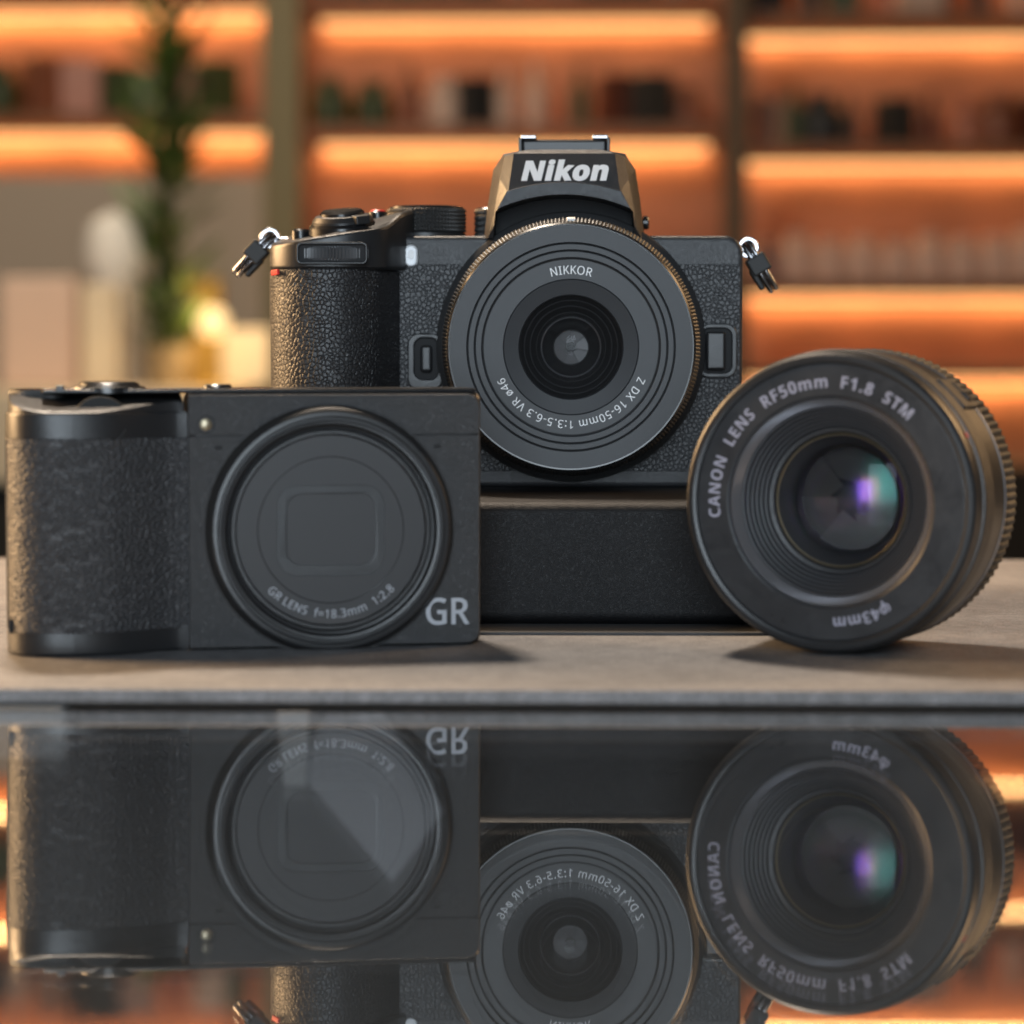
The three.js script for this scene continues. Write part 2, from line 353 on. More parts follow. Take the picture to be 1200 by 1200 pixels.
// ---------------------------------------------------------------- riser under the mirrorless camera
{
  const t = thing('display_riser', 'low black leatherette riser block carrying the camera with a viewfinder hump', 'riser', [0, 0, 0]);
  const x0 = -96, x1 = 62, zf = 49, zb = -78;
  part('block', place(rbox(x1 - x0, 30.4, zf - zb, 3.2, 6), (x0 + x1) / 2, 0.8 + 15.2, (zf + zb) / 2), M.riser, t);
  part('base_plate', place(rbox(x1 - x0 + 8, 0.8, zf - zb + 34, 0.3, 2), (x0 + x1) / 2, 0.4, (zf + zb) / 2), M.board, t);
}

// ---------------------------------------------------------------- mirrorless camera on the riser
{
  const Y0 = 31.2, AX = 38.4;                           // riser top; lens axis above the camera's base
  const cam = thing('mirrorless_camera', 'black mirrorless camera with viewfinder hump and short zoom lens standing on the riser', 'camera', [0, Y0, 0]);
  const up = (y) => y + AX, ZB = -25.4;                 // heights below are taken from the lens axis
  const G = (g) => g.translate(0, AX, 0);
  // body
  part('body', G(plate(roundRect(126, 68.8, 5, -16, -4.0), ZB, 33, 1.4, 4)), M.shell, cam);
  {
    const s = new THREE.Shape(), r = 3; s.moveTo(-47, -34); s.lineTo(46.2, -34); s.lineTo(46.2, 22.6); s.lineTo(26, 22.6); s.lineTo(20, 16); s.lineTo(-20, 16); s.lineTo(-25, 22.6); s.lineTo(-47, 22.6); s.closePath();
    part('front_leather', G(plate(s, ZB + 0.45, 2, 0.25, 2)), M.pebbleFlat, cam);
  }
  // mount bulge
  part('mount_collar', G(turned([[37, ZB], [36.6, ZB + 2.0], [35.5, ZB + 3.0], [32, ZB + 3.4], [30, ZB]], 128)), M.matt, cam);
  // grip
  const gshift = ([x, z]) => [x < -60 ? x - 1.6 : x, z];
  const gplan = smoothPlan([[-46.5, -27], [-49.5, -19], [-53, -10.5], [-59, -5.6], [-66, -4.2], [-73, -6], [-78.4, -12], [-80.6, -22], [-80.8, -38], [-79.5, -54], [-74, -59], [-52, -59], [-46.5, -52], [-45.5, -38]].map(gshift), 120);
  part('grip', G(prism(gplan, [[-38.2, 0.8], [-37.4, 0], [20.3, 0], [20.9, 0.5]])), M.pebble, cam);
  {
    const cplan = smoothPlan([[-44.6, -27], [-47.5, -18], [-51, -9.5], [-58, -5.0], [-66, -3.8], [-73, -5.2], [-78.6, -11], [-80.4, -22], [-80.6, -38], [-79.5, -54], [-74, -58.5], [-52, -58.5], [-46, -52], [-43.5, -38]].map(gshift), 160);
    const top = (x, z) => 27.3 + (x + 80) / 36 * 5.8 + Math.max(0, -8 - z) * 0.09 + 2.6 * sm(-52, -46, x) * sm(-8, -26, z);
    const cap = part('grip_top', G(prism(cplan, [[20.9, 0.9], [21.4, 0.1], [21.9, 0], [(x, z) => top(x, z) - 1.1, 0.1], [(x, z) => top(x, z) - 0.35, 0.5], [(x, z) => top(x, z), 1.3]], 0.5)), M.plastic, cam);
    // command dial in its slot
    const slot = sub('command_dial', cam, [-63.5, up(24.9), -4.4]);
    const hole = roundRect(17.6, 4.6, 0.9, 0, 0, THREE.Path), rim = roundRect(19.0, 5.9, 1.4); rim.holes.push(hole);
    part('slot_frame', plate(rim, 2.3, 1.6, 0.25, 2), M.plastic, slot);
    part('slot_floor', place(rbox(17.8, 4.8, 0.8, 0.1, 1), 0, 0, 0.8), M.matt, slot);
    const wheel = knurled(14, -1.9, 1.9, 60, 1, 3.0, 1.0); upright(wheel); wheel.scale(0.68, 1, 0.2); wheel.translate(0, 0, -0.55); part('ridged_wheel', wheel, M.wheel, slot);
    part('accent_strip', G(place(rbox(4.2, 1.5, 0.8, 0.3), -79.3, 20.0, -9.3, 0, -1.05, 0.12)), M.red, cam);
    // shutter group
    const sh = sub('shutter_release', cam, [-61.8, up(33.0), -18]); sh.rotation.x = 0.16; sh.rotation.z = 0.05;
    part('collar', upright(turned([[9.4, -2], [9.2, 0], [8.5, 0.8], [8.2, 0.8]], 80)), M.gloss, sh);
    part('power_ring', upright(turned([[8.3, 0], [8.3, 1.4], [7.4, 2.6], [6.0, 2.9]], 80)), M.plastic, sh);
    part('power_lever', place(rbox(4.2, 2.4, 3.8, 0.5), 5.4, 1.9, 6.2, 0, 0.5), M.plastic, sh);
    part('shutter_button', upright(turned([[6.1, 2.4], [6.0, 3.5], [5.2, 4.1], [3, 4.25], [0, 4.3]], 64)), M.gloss, sh);
    const rec = sub('record_button', cam, [-53.2, up(36.6), -30]);
    part('button_rim', upright(turned([[2.6, -2.4], [2.6, 0.3], [2.2, 0.6]], 40)), M.gloss, rec); part('button_cap', upright(turned([[2.1, 0], [2.1, 0.8], [1.6, 1.1], [0, 1.15]], 40)), M.red, rec);
    const iso = sub('deck_button', cam, [-73.6, up(30.6), -22]);
    part('button_cap', upright(turned([[2.6, -2], [2.6, 1.0], [2.0, 1.5], [0, 1.6]], 40)), M.gloss, iso);
  }
  // mode dial
  {
    const d = sub('mode_dial', cam, [-40.6, up(30.4), -46]);
    part('dial_base', upright(turned([[11.0, -0.4], [11.0, 1.3], [10.4, 1.6]], 96)), M.plastic, d);
    part('dial_knurl', upright(knurled(11.2, 1.7, 8.2, 64, 6, 0.42, 0.8)), M.knurl, d);
    part('dial_top', upright(turned([[10.8, 8.1], [10.5, 8.7], [9.5, 9.0], [0, 9.0]], 96)), M.gloss, d);
    const e = sub('lock_dial', cam, [-22.6, up(30.6), -50]);
    part('dial_knurl', upright(knurled(4.8, 0, 8.2, 30, 5, 0.3, 0.8)), M.knurl, e);
    part('dial_top', upright(turned([[4.6, 8.1], [4.0, 8.5], [0, 8.5]], 48)), M.gloss, e);
  }
  // autofocus lamp
  {
    const a = sub('focus_lamp', cam, [-43.8, up(24.9), ZB]);
    part('lamp_surround', plate(roundRect(4.2, 6.6, 2.05), 0.35, 1.2, 0.2), M.gloss, a);
    part('lamp_cover', plate(roundRect(3.3, 5.6, 1.6), 0.75, 1.0, 0.35, 4), M.lampLens, a);
    part('lamp_core', plate(roundRect(1.6, 2.6, 0.75, 0, 0.4), 0.95, 0.4, 0.1, 2), M.white, a);
  }
  // viewfinder hump
  {
    const cx = -1.9, pts = [];
    for (const s of [-1, 1]) for (const [x, y, z] of [[13.3, 52.3, -19.5], [14.6, 41.5, -13.6], [16.6, 36, -14.6], [15.8, 51.6, -21.6], [16.9, 45.4, -18.2], [18.6, 35, -18], [16.2, 52.8, -28], [18.9, 48.6, -29], [20.2, 40, -28], [21.4, 29.6, -28], [20.3, 29.6, -21], [9.5, 53.6, -23], [15.8, 53.4, -56], [19.0, 47.5, -58], [21.4, 29.6, -58]]) pts.push(V3(cx + s * x * 1.03, y, z));
    const hull = new ConvexGeometry(pts); hull.deleteAttribute('uv'); 
    const hb = new THREE.BufferGeometry(); hb.setAttribute('position', hull.attributes.position.clone()); hb.computeVertexNormals(); hb.setAttribute('uv', new THREE.BufferAttribute(new Float32Array(hb.attributes.position.count * 2), 2));
    const cut = new THREE.Shape(); cut.moveTo(-20.2, 20); cut.lineTo(-18.6, 36.4);
    const arc = (R, cy, a, b, n = 20) => { const o = []; for (let i = 0; i <= n; i++) { const x = a + (b - a) * i / n; o.push([x, cy + Math.sqrt(R * R - x * x)]); } return o; };
    for (const [x, y] of arc(44, -3.2, -18.6, 18.6)) cut.lineTo(x, y);
    cut.lineTo(20.2, 20); cut.closePath();
    const cg = new THREE.ExtrudeGeometry(cut, { depth: 40, bevelEnabled: false }); cg.translate(cx, 0, -36);
    const A = new Brush(hb), B = new Brush(cg); A.updateMatrixWorld(); B.updateMatrixWorld();
    const ev = new Evaluator(); ev.attributes = ['position', 'normal', 'uv']; ev.useGroups = false;
    const res = ev.evaluate(A, B, SUBTRACTION), rg = res.geometry.index ? res.geometry.toNonIndexed() : res.geometry;
    const h = sub('viewfinder_hump', cam);
    const hg = new THREE.BufferGeometry(); hg.setAttribute('position', rg.attributes.position.clone());
    part('housing', G(fin(hg, 0.25)), M.shell, h);
    const lin = plate(cut, -29, 1, 0, 1); lin.scale(0.985, 1, 1); lin.translate(cx, -0.1, 0); part('brow_shade_lining', G(lin), M.matt, h);  // dark lining added to cover the wall, giving deep shade under the brow
    const lip = new THREE.Shape(), lo = arc(44, -3.2, -18.0, 18.0), hi = arc(50.2, -6.0, 15.4, -15.4);
    lip.moveTo(...lo[0]); for (const q of lo.slice(1)) lip.lineTo(...q); for (const q of hi) lip.lineTo(...q); lip.closePath();
    const lg = plate(lip, -12.4, 5, 0.25, 2); lg.translate(cx, 0, 0); part('brow_lip', G(lg), M.shell, h);
    const tg = flatText(FB, 'Nikon', 23.6, { slant: 0.2, bold: 0.42 }); tg.rotateX(-0.5); tg.translate(cx + 0.2, 47.6, -16.75); part('lettering', G(tg), M.white, h);
    // hot shoe
    const sh = sub('hot_shoe', cam, [cx, up(52.6), -30]);
    part('shoe_bed', place(rbox(23, 4.4, 18, 0.8), 0, 1.6, -4), M.plastic, sh);
    for (const s of [-1, 1]) part('shoe_rail', place(rbox(4.4, 1.1, 18, 0.35), s * 9.8, 4.55, -4), M.steel, sh);
    for (const s of [-1, 1]) part('shoe_wall', place(rbox(1.0, 4.2, 18, 0.3), s * 12.0, 2.2, -4), M.plastic, sh);
    const k = sub('diopter_knob', cam, [cx + 20.6, up(34.6), -42]);
    const kg = turned([[0, 3.0], [1.5, 3.0], [1.9, 2.6], [1.9, 1.4], [1.0, 1.2], [1.0, -1]], 40); kg.rotateY(Math.PI / 2); part('knob', kg, M.gloss, k);
  }
  // side buttons
  {
    const dshape = (S, w, h, r, flip) => roundRect(w, h, r, 0, 0, S);
    const b1 = sub('lens_release', cam, [40.1, up(-1.0), ZB]);
    const f1 = roundRect(10.6, 14.8, 3.2); f1.holes.push(roundRect(8.2, 12.2, 2.2, -0.3, 0, THREE.Path)); part('button_frame', plate(f1, 1.5, 2.4, 0.35), M.plastic, b1);
    part('button_well', place(rbox(8.4, 12.6, 0.8, 0.2, 1), -0.3, 0, 0.3), M.matt, b1);
    part('button', place(rbox(5.2, 10.4, 3.2, 0.8, 4), -0.6, 0, 1.6), M.plastic, b1);
    const b2 = sub('function_buttons', cam, [-39.9, up(-4.0), ZB]);
    const f2 = roundRect(9.6, 15.4, 3.0); f2.holes.push(roundRect(6.6, 11.4, 2.4, 0.3, 0.8, THREE.Path)); part('button_frame', plate(f2, 1.6, 2.6, 0.35), M.plastic, b2);
    part('button_well', place(rbox(6.8, 11.6, 0.6, 0.2, 1), 0.3, 0.8, 0.3), M.matt, b2);
    part('button', place(rbox(3.3, 7.4, 2.8, 1.0, 4), 0.3, 0.8, 1.1), M.plastic, b2);
  }
  // strap lugs with split rings and covers
  function lug(x, y, z, dx, dy, side) {
    const t = sub('strap_lug', cam, [x, up(y), z]), a = Math.atan2(dy, dx);
    const eye = new THREE.Shape(); eye.absarc(0, 0, 3.0, 0, Math.PI * 2, false); const hp = new THREE.Path(); hp.absarc(0, 0, 1.7, 0, Math.PI * 2, true); eye.holes.push(hp);
    part('eyelet', merge([plate(eye, 0.6, 1.2, 0.3, 3), place(rbox(3.4, 3.0, 1.1, 0.3), -side * 2.9, side > 0 ? -0.2 : -1.4, 0)]), M.chrome, t);
    part('eyelet_post', (() => { const g = turned([[1.6, -1.5], [1.6, 1.2], [1.2, 1.6], [0, 1.6]], 32); g.rotateY(side * Math.PI / 2); g.translate(-side * 3.6, -1.2, 0); return g; })(), M.chrome, t);
    for (const w of [-0.8, 0.8]) {
      const pts = [], Lh = 7.5, wd = 1.5; for (let i = 0; i < 24; i++) { const q = i / 24 * Math.PI * 2; pts.push([6.0 + Lh * Math.cos(q), w, wd * Math.sin(q) * (1.15 - 0.15 * Math.cos(2 * q))]); }
      const g = loop(pts, 0.72); g.rotateZ(a); part('split_ring', g, M.chrome, t);
    }
    const c = place(rbox(5.2, 5.6, 5.6, 0.7), 5.4, 0, 0, 0, 0, 0); c.rotateZ(a); part('ring_cover', c, M.rubber, t);
    const c2 = place(rbox(6.4, 1.5, 4.4, 0.6), 8.9, -side * 2.5, 0); c2.rotateZ(a); part('leather_tab', c2, M.rubber, t);
  }
  lug(48.9, 27.4, -34, 0.52, -0.86, 1);
  lug(-83.9, 30.2, -38, -0.70, -0.72, -1);

  // zoom lens
  const ln = sub('zoom_lens', cam, [0, up(0), 0]); ln.scale.set(0.965, 0.965, 1);
  part('barrel', turned([[31, ZB + 1], [33.6, ZB + 4], [34.6, -9.5], [35.6, -8.3], [35.2, -8.0]], 160), M.plastic, ln);
  part('knurled_ring', knurled(36.0, -8.2, -1.6, 210, 6, 0.36, 0.9, 6, 1.4), M.knurl, ln);
  part('front_rim', turned([[34.3, -1.8], [34.2, -0.9], [33.7, -0.25], [33.3, -0.3]], 160), M.gloss, ln);
  part('front_ring', turned([[33.4, -0.7], [33.25, 0], [28.75, 0], [28.6, -0.25], [28.6, -1.2]], 160), M.lensFace, ln);
  part('step_ring', turned([[28.25, -1.4], [28.25, -0.35], [28.1, -0.2], [26.75, -0.2], [26.6, -0.4], [26.6, -1.4]], 160), M.lensFace, ln);
  part('step_ring', turned([[26.25, -1.6], [26.25, -0.75], [26.1, -0.6], [24.7, -0.6], [24.4, -0.9], [24.3, -2.2]], 160), M.lensFace, ln);
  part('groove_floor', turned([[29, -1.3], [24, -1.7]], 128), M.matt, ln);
  part('name_ring', turned([[24.4, -2.0], [24.0, -1.7], [18.75, -1.7], [18.6, -1.9]], 160), M.lensFace, ln);
  part('inner_cone', turned([[18.55, -1.95], [18.4, -1.8], [16.5, -2.35], [14.5, -2.9], [14.25, -3.3], [14.2, -5.6]], 160, 0.5), M.lensFace, ln);
  part('white_index', place(rbox(2.4, 0.9, 2.6, 0.3, 2), 0, 35.1, -4.2, 0.2), M.white, ln);
  const steps = [[14.2, 13.0, -6.2], [13.0, 11.4, -8.0], [11.4, 9.7, -9.8], [9.7, 8.2, -11.4]];
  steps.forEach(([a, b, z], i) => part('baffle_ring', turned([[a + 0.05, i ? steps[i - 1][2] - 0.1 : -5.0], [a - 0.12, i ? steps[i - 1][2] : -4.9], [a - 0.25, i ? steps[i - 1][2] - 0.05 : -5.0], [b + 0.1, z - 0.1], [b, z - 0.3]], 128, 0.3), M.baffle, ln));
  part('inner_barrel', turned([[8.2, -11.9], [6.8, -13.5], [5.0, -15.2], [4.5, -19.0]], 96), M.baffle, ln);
  part('retaining_ring', turned([[8.45, -11.3], [8.3, -11.1], [8.05, -11.3]], 128), M.steel, ln);
  part('retaining_ring', turned([[13.1, -6.1], [12.98, -5.98], [12.85, -6.1]], 128), M.satin, ln);
  part('retaining_ring', turned([[11.5, -7.9], [11.38, -7.78], [11.25, -7.9]], 128), M.satin, ln);
  irisBlades(ln, 7, 1.25, 5.2, -17.2, M.blade, 0.3, 0.35);
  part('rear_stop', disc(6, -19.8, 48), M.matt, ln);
  part('front_element', dome(8.1, 15, -12.4), M.coated, ln);
  part('lettering', arcText(FR, 'NIKKOR', 21.2, 90, 2.35, -1.68, { space: 0.06 }), M.white, ln);
  part('lettering', arcText(FR, 'Z DX 16-50mm 1:3.5-6.3 VR ø46', 21.3, -90, 2.2, -1.68, { space: 0.22 }), M.white, ln);
}

// ---------------------------------------------------------------- compact camera in front
{
  const gr = thing('compact_camera', 'flat black compact camera with wide lens ring and leather grip, no viewfinder', 'camera', [-74.2, 0, 98.4], 12);
  const X0 = -54.7, X1 = 54.7, H = 59.8, XG = -13.6;
  // right hand body block and face plate
  part('body', place(rbox(68, H - 0.3, 21.5, 2.4, 5), XG + 34.3, H / 2 - 0.1, -11.2), M.plastic, gr);
  part('top_plate', place(rbox(100, 1.0, 20, 0.45, 3), 3.5, H - 0.2, -11), M.gloss, gr);
  const bottomFace = (() => { const s = new THREE.Shape(), x1 = X1 - 0.7, y0 = 0.6, y1 = 49.3, r = 3; s.moveTo(XG, y0); s.lineTo(x1 - r, y0); s.absarc(x1 - r, y0 + r, r, -Math.PI / 2, 0, false); s.lineTo(x1, y1); s.lineTo(XG, y1); s.closePath(); return s; })();
  part('face_plate', plate(bottomFace, 0.5, 2, 0.3, 3), M.face, gr);
  const topFace = (() => { const s = new THREE.Shape(), x1 = X1 - 0.7, y0 = 49.5, y1 = H - 1.0, r = 3; s.moveTo(XG, y0); s.lineTo(x1, y0); s.lineTo(x1, y1 - r); s.absarc(x1 - r, y1 - r, r, 0, Math.PI / 2, false); s.lineTo(XG, y1); s.closePath(); return s; })();
  part('upper_face_plate', plate(topFace, 0.55, 2, 0.3, 3), M.face, gr);
  // grip
  const gp = roundedPlan([[XG, -0.6, 0], [-18, -0.2, 4], [-25, 4.2, 7], [-33, 8.6, 8], [-47, 8.8, 9], [X0, 3.0, 8], [X0 - 0.2, -21.5, 6], [-40, -22, 2], [XG, -22, 0]], 9);
  part('grip_base', prism(gp, [[0.05, 1.0], [0.4, 0.35], [1.0, 0.1], [3.0, 0.05], [5.3, 0.15]], 0.9), M.plastic, gr);
  part('grip_leather', prism(gp, [[5.2, 0.5], [5.4, 0.05], [49.0, 0.05], [49.2, 0.5]], 0.9), M.wrinkle, gr);
  part('grip_shoulder', prism(gp, [[49.0, 0.3], [49.2, 0.1], [54.4, 0.25], [54.9, 0.6], [55.1, 1.0]], 0.6), M.plastic, gr);
  part('top_deck', prism(gp, [[54.6, 0.8], [(x, z) => 54.9 + Math.min(4.4, Math.max(0, 8 - z) * 0.25), 1.0], [(x, z) => 55.0 + Math.min(4.4, Math.max(0, 8 - z) * 0.25), 1.3]], 0.3), M.plastic, gr);
  part('side_seam', place(rbox(0.35, 43, 0.35, 0.1, 1), X0 + 0.12, 27.2, -1.6), M.matt, gr);
  part('strap_slot', place(rbox(0.8, 3.2, 2.2, 0.3, 2), X0 + 0.6, 6.6, 1.2), M.matt, gr);
  // front dial, shutter, mode dial, lever
  const fdk = sub('front_dial', gr, [-33.5, 52.4, 3.4]); fdk.rotation.x = -0.45; part('ridged_wheel', knurled(6.6, -1.4, 1.2, 56, 1, 0.4, 1.1), M.knurl, fdk); part('wheel_face', turned([[6.3, 1.0], [6.0, 1.5], [0, 1.6]], 64), M.rubber, fdk);
  const sb = sub('shutter_release', gr, [-31, H + 0.2, -9]);
  part('shutter_ring', upright(turned([[8.6, -0.8], [8.4, 0.5], [7.6, 0.8]], 64)), M.gloss, sb); part('shutter_button', upright(turned([[7.0, 0], [6.9, 1.3], [6.0, 1.8], [0, 1.9]], 64)), M.gloss, sb);
  part('power_button', place(upright(turned([[3.4, -0.5], [3.3, 0.7], [2.8, 1.0], [0, 1.0]], 48)), -6, H + 0.2, -11), M.gloss, gr);
  const md = sub('mode_dial', gr, [-47.4, 54.8, -14.5]);
  part('dial_wall', upright(knurled(6.6, 0, 5.0, 48, 1, 0.25, 1.0)), M.knurl, md); part('dial_top', upright(turned([[6.4, 4.9], [6.0, 5.3], [0, 5.35]], 48)), M.gloss, md);
  part('lock_lever', place(rbox(2.2, 1.6, 2.4, 0.5), -42.4, H + 0.4, -2.2), M.gloss, gr);
  // details on the face
  const pin = sub('autofocus_window', gr, [-9.6, 52.0, 0.4]);
  part('window_well', turned([[2.1, 0.22], [1.7, 0.02], [0, -0.1]], 40), M.gloss, pin); part('window_lens', turned([[1.45, 0], [1.35, 0.5], [0.8, 0.75], [0, 0.8]], 40), M.brass, pin);
  for (const x of [-6.8, 44.0]) part('microphone_hole', place(rbox(1.7, 0.9, 0.4, 0.15, 2), x, 46.6, 0.42), M.matt, gr);
  const lg = flatText(FR, 'GR', 10.3, { bold: 0.22 }); lg.translate(46.4, 8.1, 0.5); part('lettering', lg, M.print, gr);
  // lens ring
  const ln = sub('fixed_lens', gr, [18.8, 27.6, 0]);
  part('ring_base', turned([[29.6, 0.2], [29.2, 0.75], [28.4, 1.0], [27.6, 1.0]], 160, 0.9), M.face, ln);
  part('knurled_ring', knurled(29.0, 0.9, 3.4, 260, 1, 0.2, 1.0, 4, 1.2), M.knurl, ln);
  part('ring_cap', turned([[27.9, 3.3], [27.8, 4.0], [27.2, 4.5], [26.3, 4.6], [25.9, 4.2], [25.5, 4.2], [25.2, 4.5], [24.5, 4.4], [24.2, 3.8], [24.1, 2.4]], 160, 0.45), M.plastic, ln);
  part('lens_tube', turned([[24.1, 2.5], [23.3, 2.2], [23.2, 3.2], [22.9, 3.5], [22.2, 3.5], [21.9, 3.2], [21.8, 2.6]], 160, 0.45), M.plastic, ln);
  const fr = new THREE.Shape(); fr.absarc(0, 0, 21.9, 0, Math.PI * 2, false); fr.holes.push(roundRect(24.8, 20.9, 4.6, 0, -0.1, THREE.Path));
  part('lens_bezel', plate(fr, 2.75, 0.5, 0.05, 1), M.bezel, ln);
  part('bezel_line', turned([[17.0, 2.76], [16.9, 2.80], [16.8, 2.76]], 128), M.gloss, ln);
  const f2 = roundRect(25.4, 21.5, 4.8); f2.holes.push(roundRect(20.6, 16.4, 3.6, 0.2, 0.1, THREE.Path)); part('frame_step', plate(f2, 2.3, 0.5, 0.15, 2), M.plastic, ln);
  part('lens_barrier', place(rbox(21.4, 17.2, 0.6, 0.1, 1), 0.2, 0, 1.75), M.bezel, ln);
  part('lettering', arcText(FR, 'GR LENS  f=18.3mm  1:2.8', 19.4, -90, 1.95, 2.8, { inward: true, space: 0.02 }), M.print, ln);
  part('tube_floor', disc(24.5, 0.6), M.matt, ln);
}

// ---------------------------------------------------------------- single lens standing on its edge
{
  const R = 34.6, t = thing('camera_lens', 'detached black prime lens lying on its side on the slab, front turned to the riser', 'lens', [57.9, 0, 108], -22);
  const ln = sub('barrel', t, [0, R + 0.05, 0]); ln.rotation.z = -27 * D2R;      // writing turned about the axis
  part('front_rim', turned([[33.9, -3.4], [34.2, -2.2], [33.9, -0.8], [33.2, -0.1], [32.2, 0], [31.5, -0.3], [31.3, -1.2]], 160, 0.5), M.plastic, t).position.y = (R + 0.05) * MM;
  part('name_ring', turned([[31.3, -1.0], [31.0, -0.9], [24.3, -0.9], [23.8, -1.2], [23.6, -1.8]], 160, 0.5), M.satin, ln);
  part('rim_step', turned([[33.3, -3.2], [33.9, -3.3], [34.2, -3.8], [34.2, -5.6], [33.6, -5.8], [33.6, -6.4], [34.4, -6.6]], 160, 0.4), M.plastic, ln);
  part('control_ring', turned([[34.3, -6.5], [34.6, -6.9], [34.6, -14.5], [34.4, -14.9]], 160, 0.4), M.weave, ln);
  part('smooth_band', turned([[34.4, -14.8], [34.3, -15.2], [34.2, -26.4]], 160, 0.4), M.plastic, ln);
  part('silver_line', turned([[34.2, -26.3], [34.5, -26.5], [34.5, -27.0], [34.2, -27.2]], 160, 0.4), M.steel, ln);
  part('focus_ring', knurled(34.65, -28.2, -38.6, 110, 1, 0.75, 0.8), M.rubber, ln);
  part('ring_gap', turned([[34.0, -27.0], [33.6, -28.4]], 128), M.matt, ln);
  part('rear_cap', turned([[34.0, -38.4], [33.2, -39.6], [28, -40.3], [0, -40.3]], 128), M.plastic, ln);
  // inside of the front
  part('polished_step', turned([[23.7, -1.6], [23.2, -2.6], [21.9, -3.8], [21.7, -4.2]], 160, 1.2), mat([0.30, 0.30, 0.32], 0.2, { metalness: 0.7 }), ln);
  for (let i = 0; i < 6; i++) { const r = 21.6 - i * 0.78, z = -4.2 - i * 0.95; part('ridge_ring', turned([[r, z + 0.1], [r - 0.12, z + 0.32], [r - 0.42, z + 0.26], [r - 0.62, z - 0.35], [r - 0.78, z - 0.95]], 128, 0.9), M.rib, ln); }
  part('inner_ring', turned([[17.0, -9.8], [16.7, -9.3], [15.9, -9.5], [15.5, -10.4], [15.4, -12.4]], 128, 0.7), M.satin, ln);
  part('retaining_ring', turned([[15.5, -10.5], [15.2, -10.1], [14.9, -10.4]], 128, 0.8), M.brass, ln);
  part('inner_cone', turned([[15.4, -12.2], [13.4, -14.0], [12.2, -16.0], [11.9, -24.0]], 128, 0.9), M.plastic, ln);
  irisBlades(ln, 7, 3.1, 12.6, -20.2, M.bladeDark, 0.5, 0.9, 0.12);
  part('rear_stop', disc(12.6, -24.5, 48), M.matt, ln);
  part('front_element', dome(15.3, 34, -11.2), M.coated, ln);
  part('inner_element', dome(12.2, 18, -15.2), M.coatViolet, ln);
  part('middle_element', dome(12.1, 21, -15.4), M.coatRose, ln);
  part('rear_element', dome(11.9, 30, -15.6), M.coatGreen, ln);
  part('lettering', arcText(FB, 'CANON  LENS  RF50mm  F1.8  STM', 27.3, 144, 2.75, -0.87, { space: 0.22 }), M.printCool, ln);
  part('lettering', arcText(FB, 'φ43mm', 27.3, -46, 2.6, -0.87, { space: 0.2 }), M.printCool, ln);
  const sw = sub('focus_switch', t, [0, R, 0]); sw.rotation.z = -45 * D2R;
  part('switch_plate', place(rbox(9, 1.4, 12.5, 0.5), 0, 34.4, -20.2), M.plastic, sw);
  part('switch_slot', place(rbox(6.2, 0.5, 3.4, 0.15, 1), 0, 35.0, -22.5), M.matt, sw);
  part('switch_slider', place(rbox(2.4, 1.0, 2.6, 0.3), 1.4, 35.3, -22.5), M.gloss, sw);
  const dot = turned([[0.8, 0], [0.7, 0.15], [0, 0.2]], 24); dot.rotateY(Math.PI / 2); dot.translate(34.2, 0, -4.8); dot.rotateZ(27 * D2R); dot.translate(0, R, 0); part('mount_mark', dot, M.red, t);
}

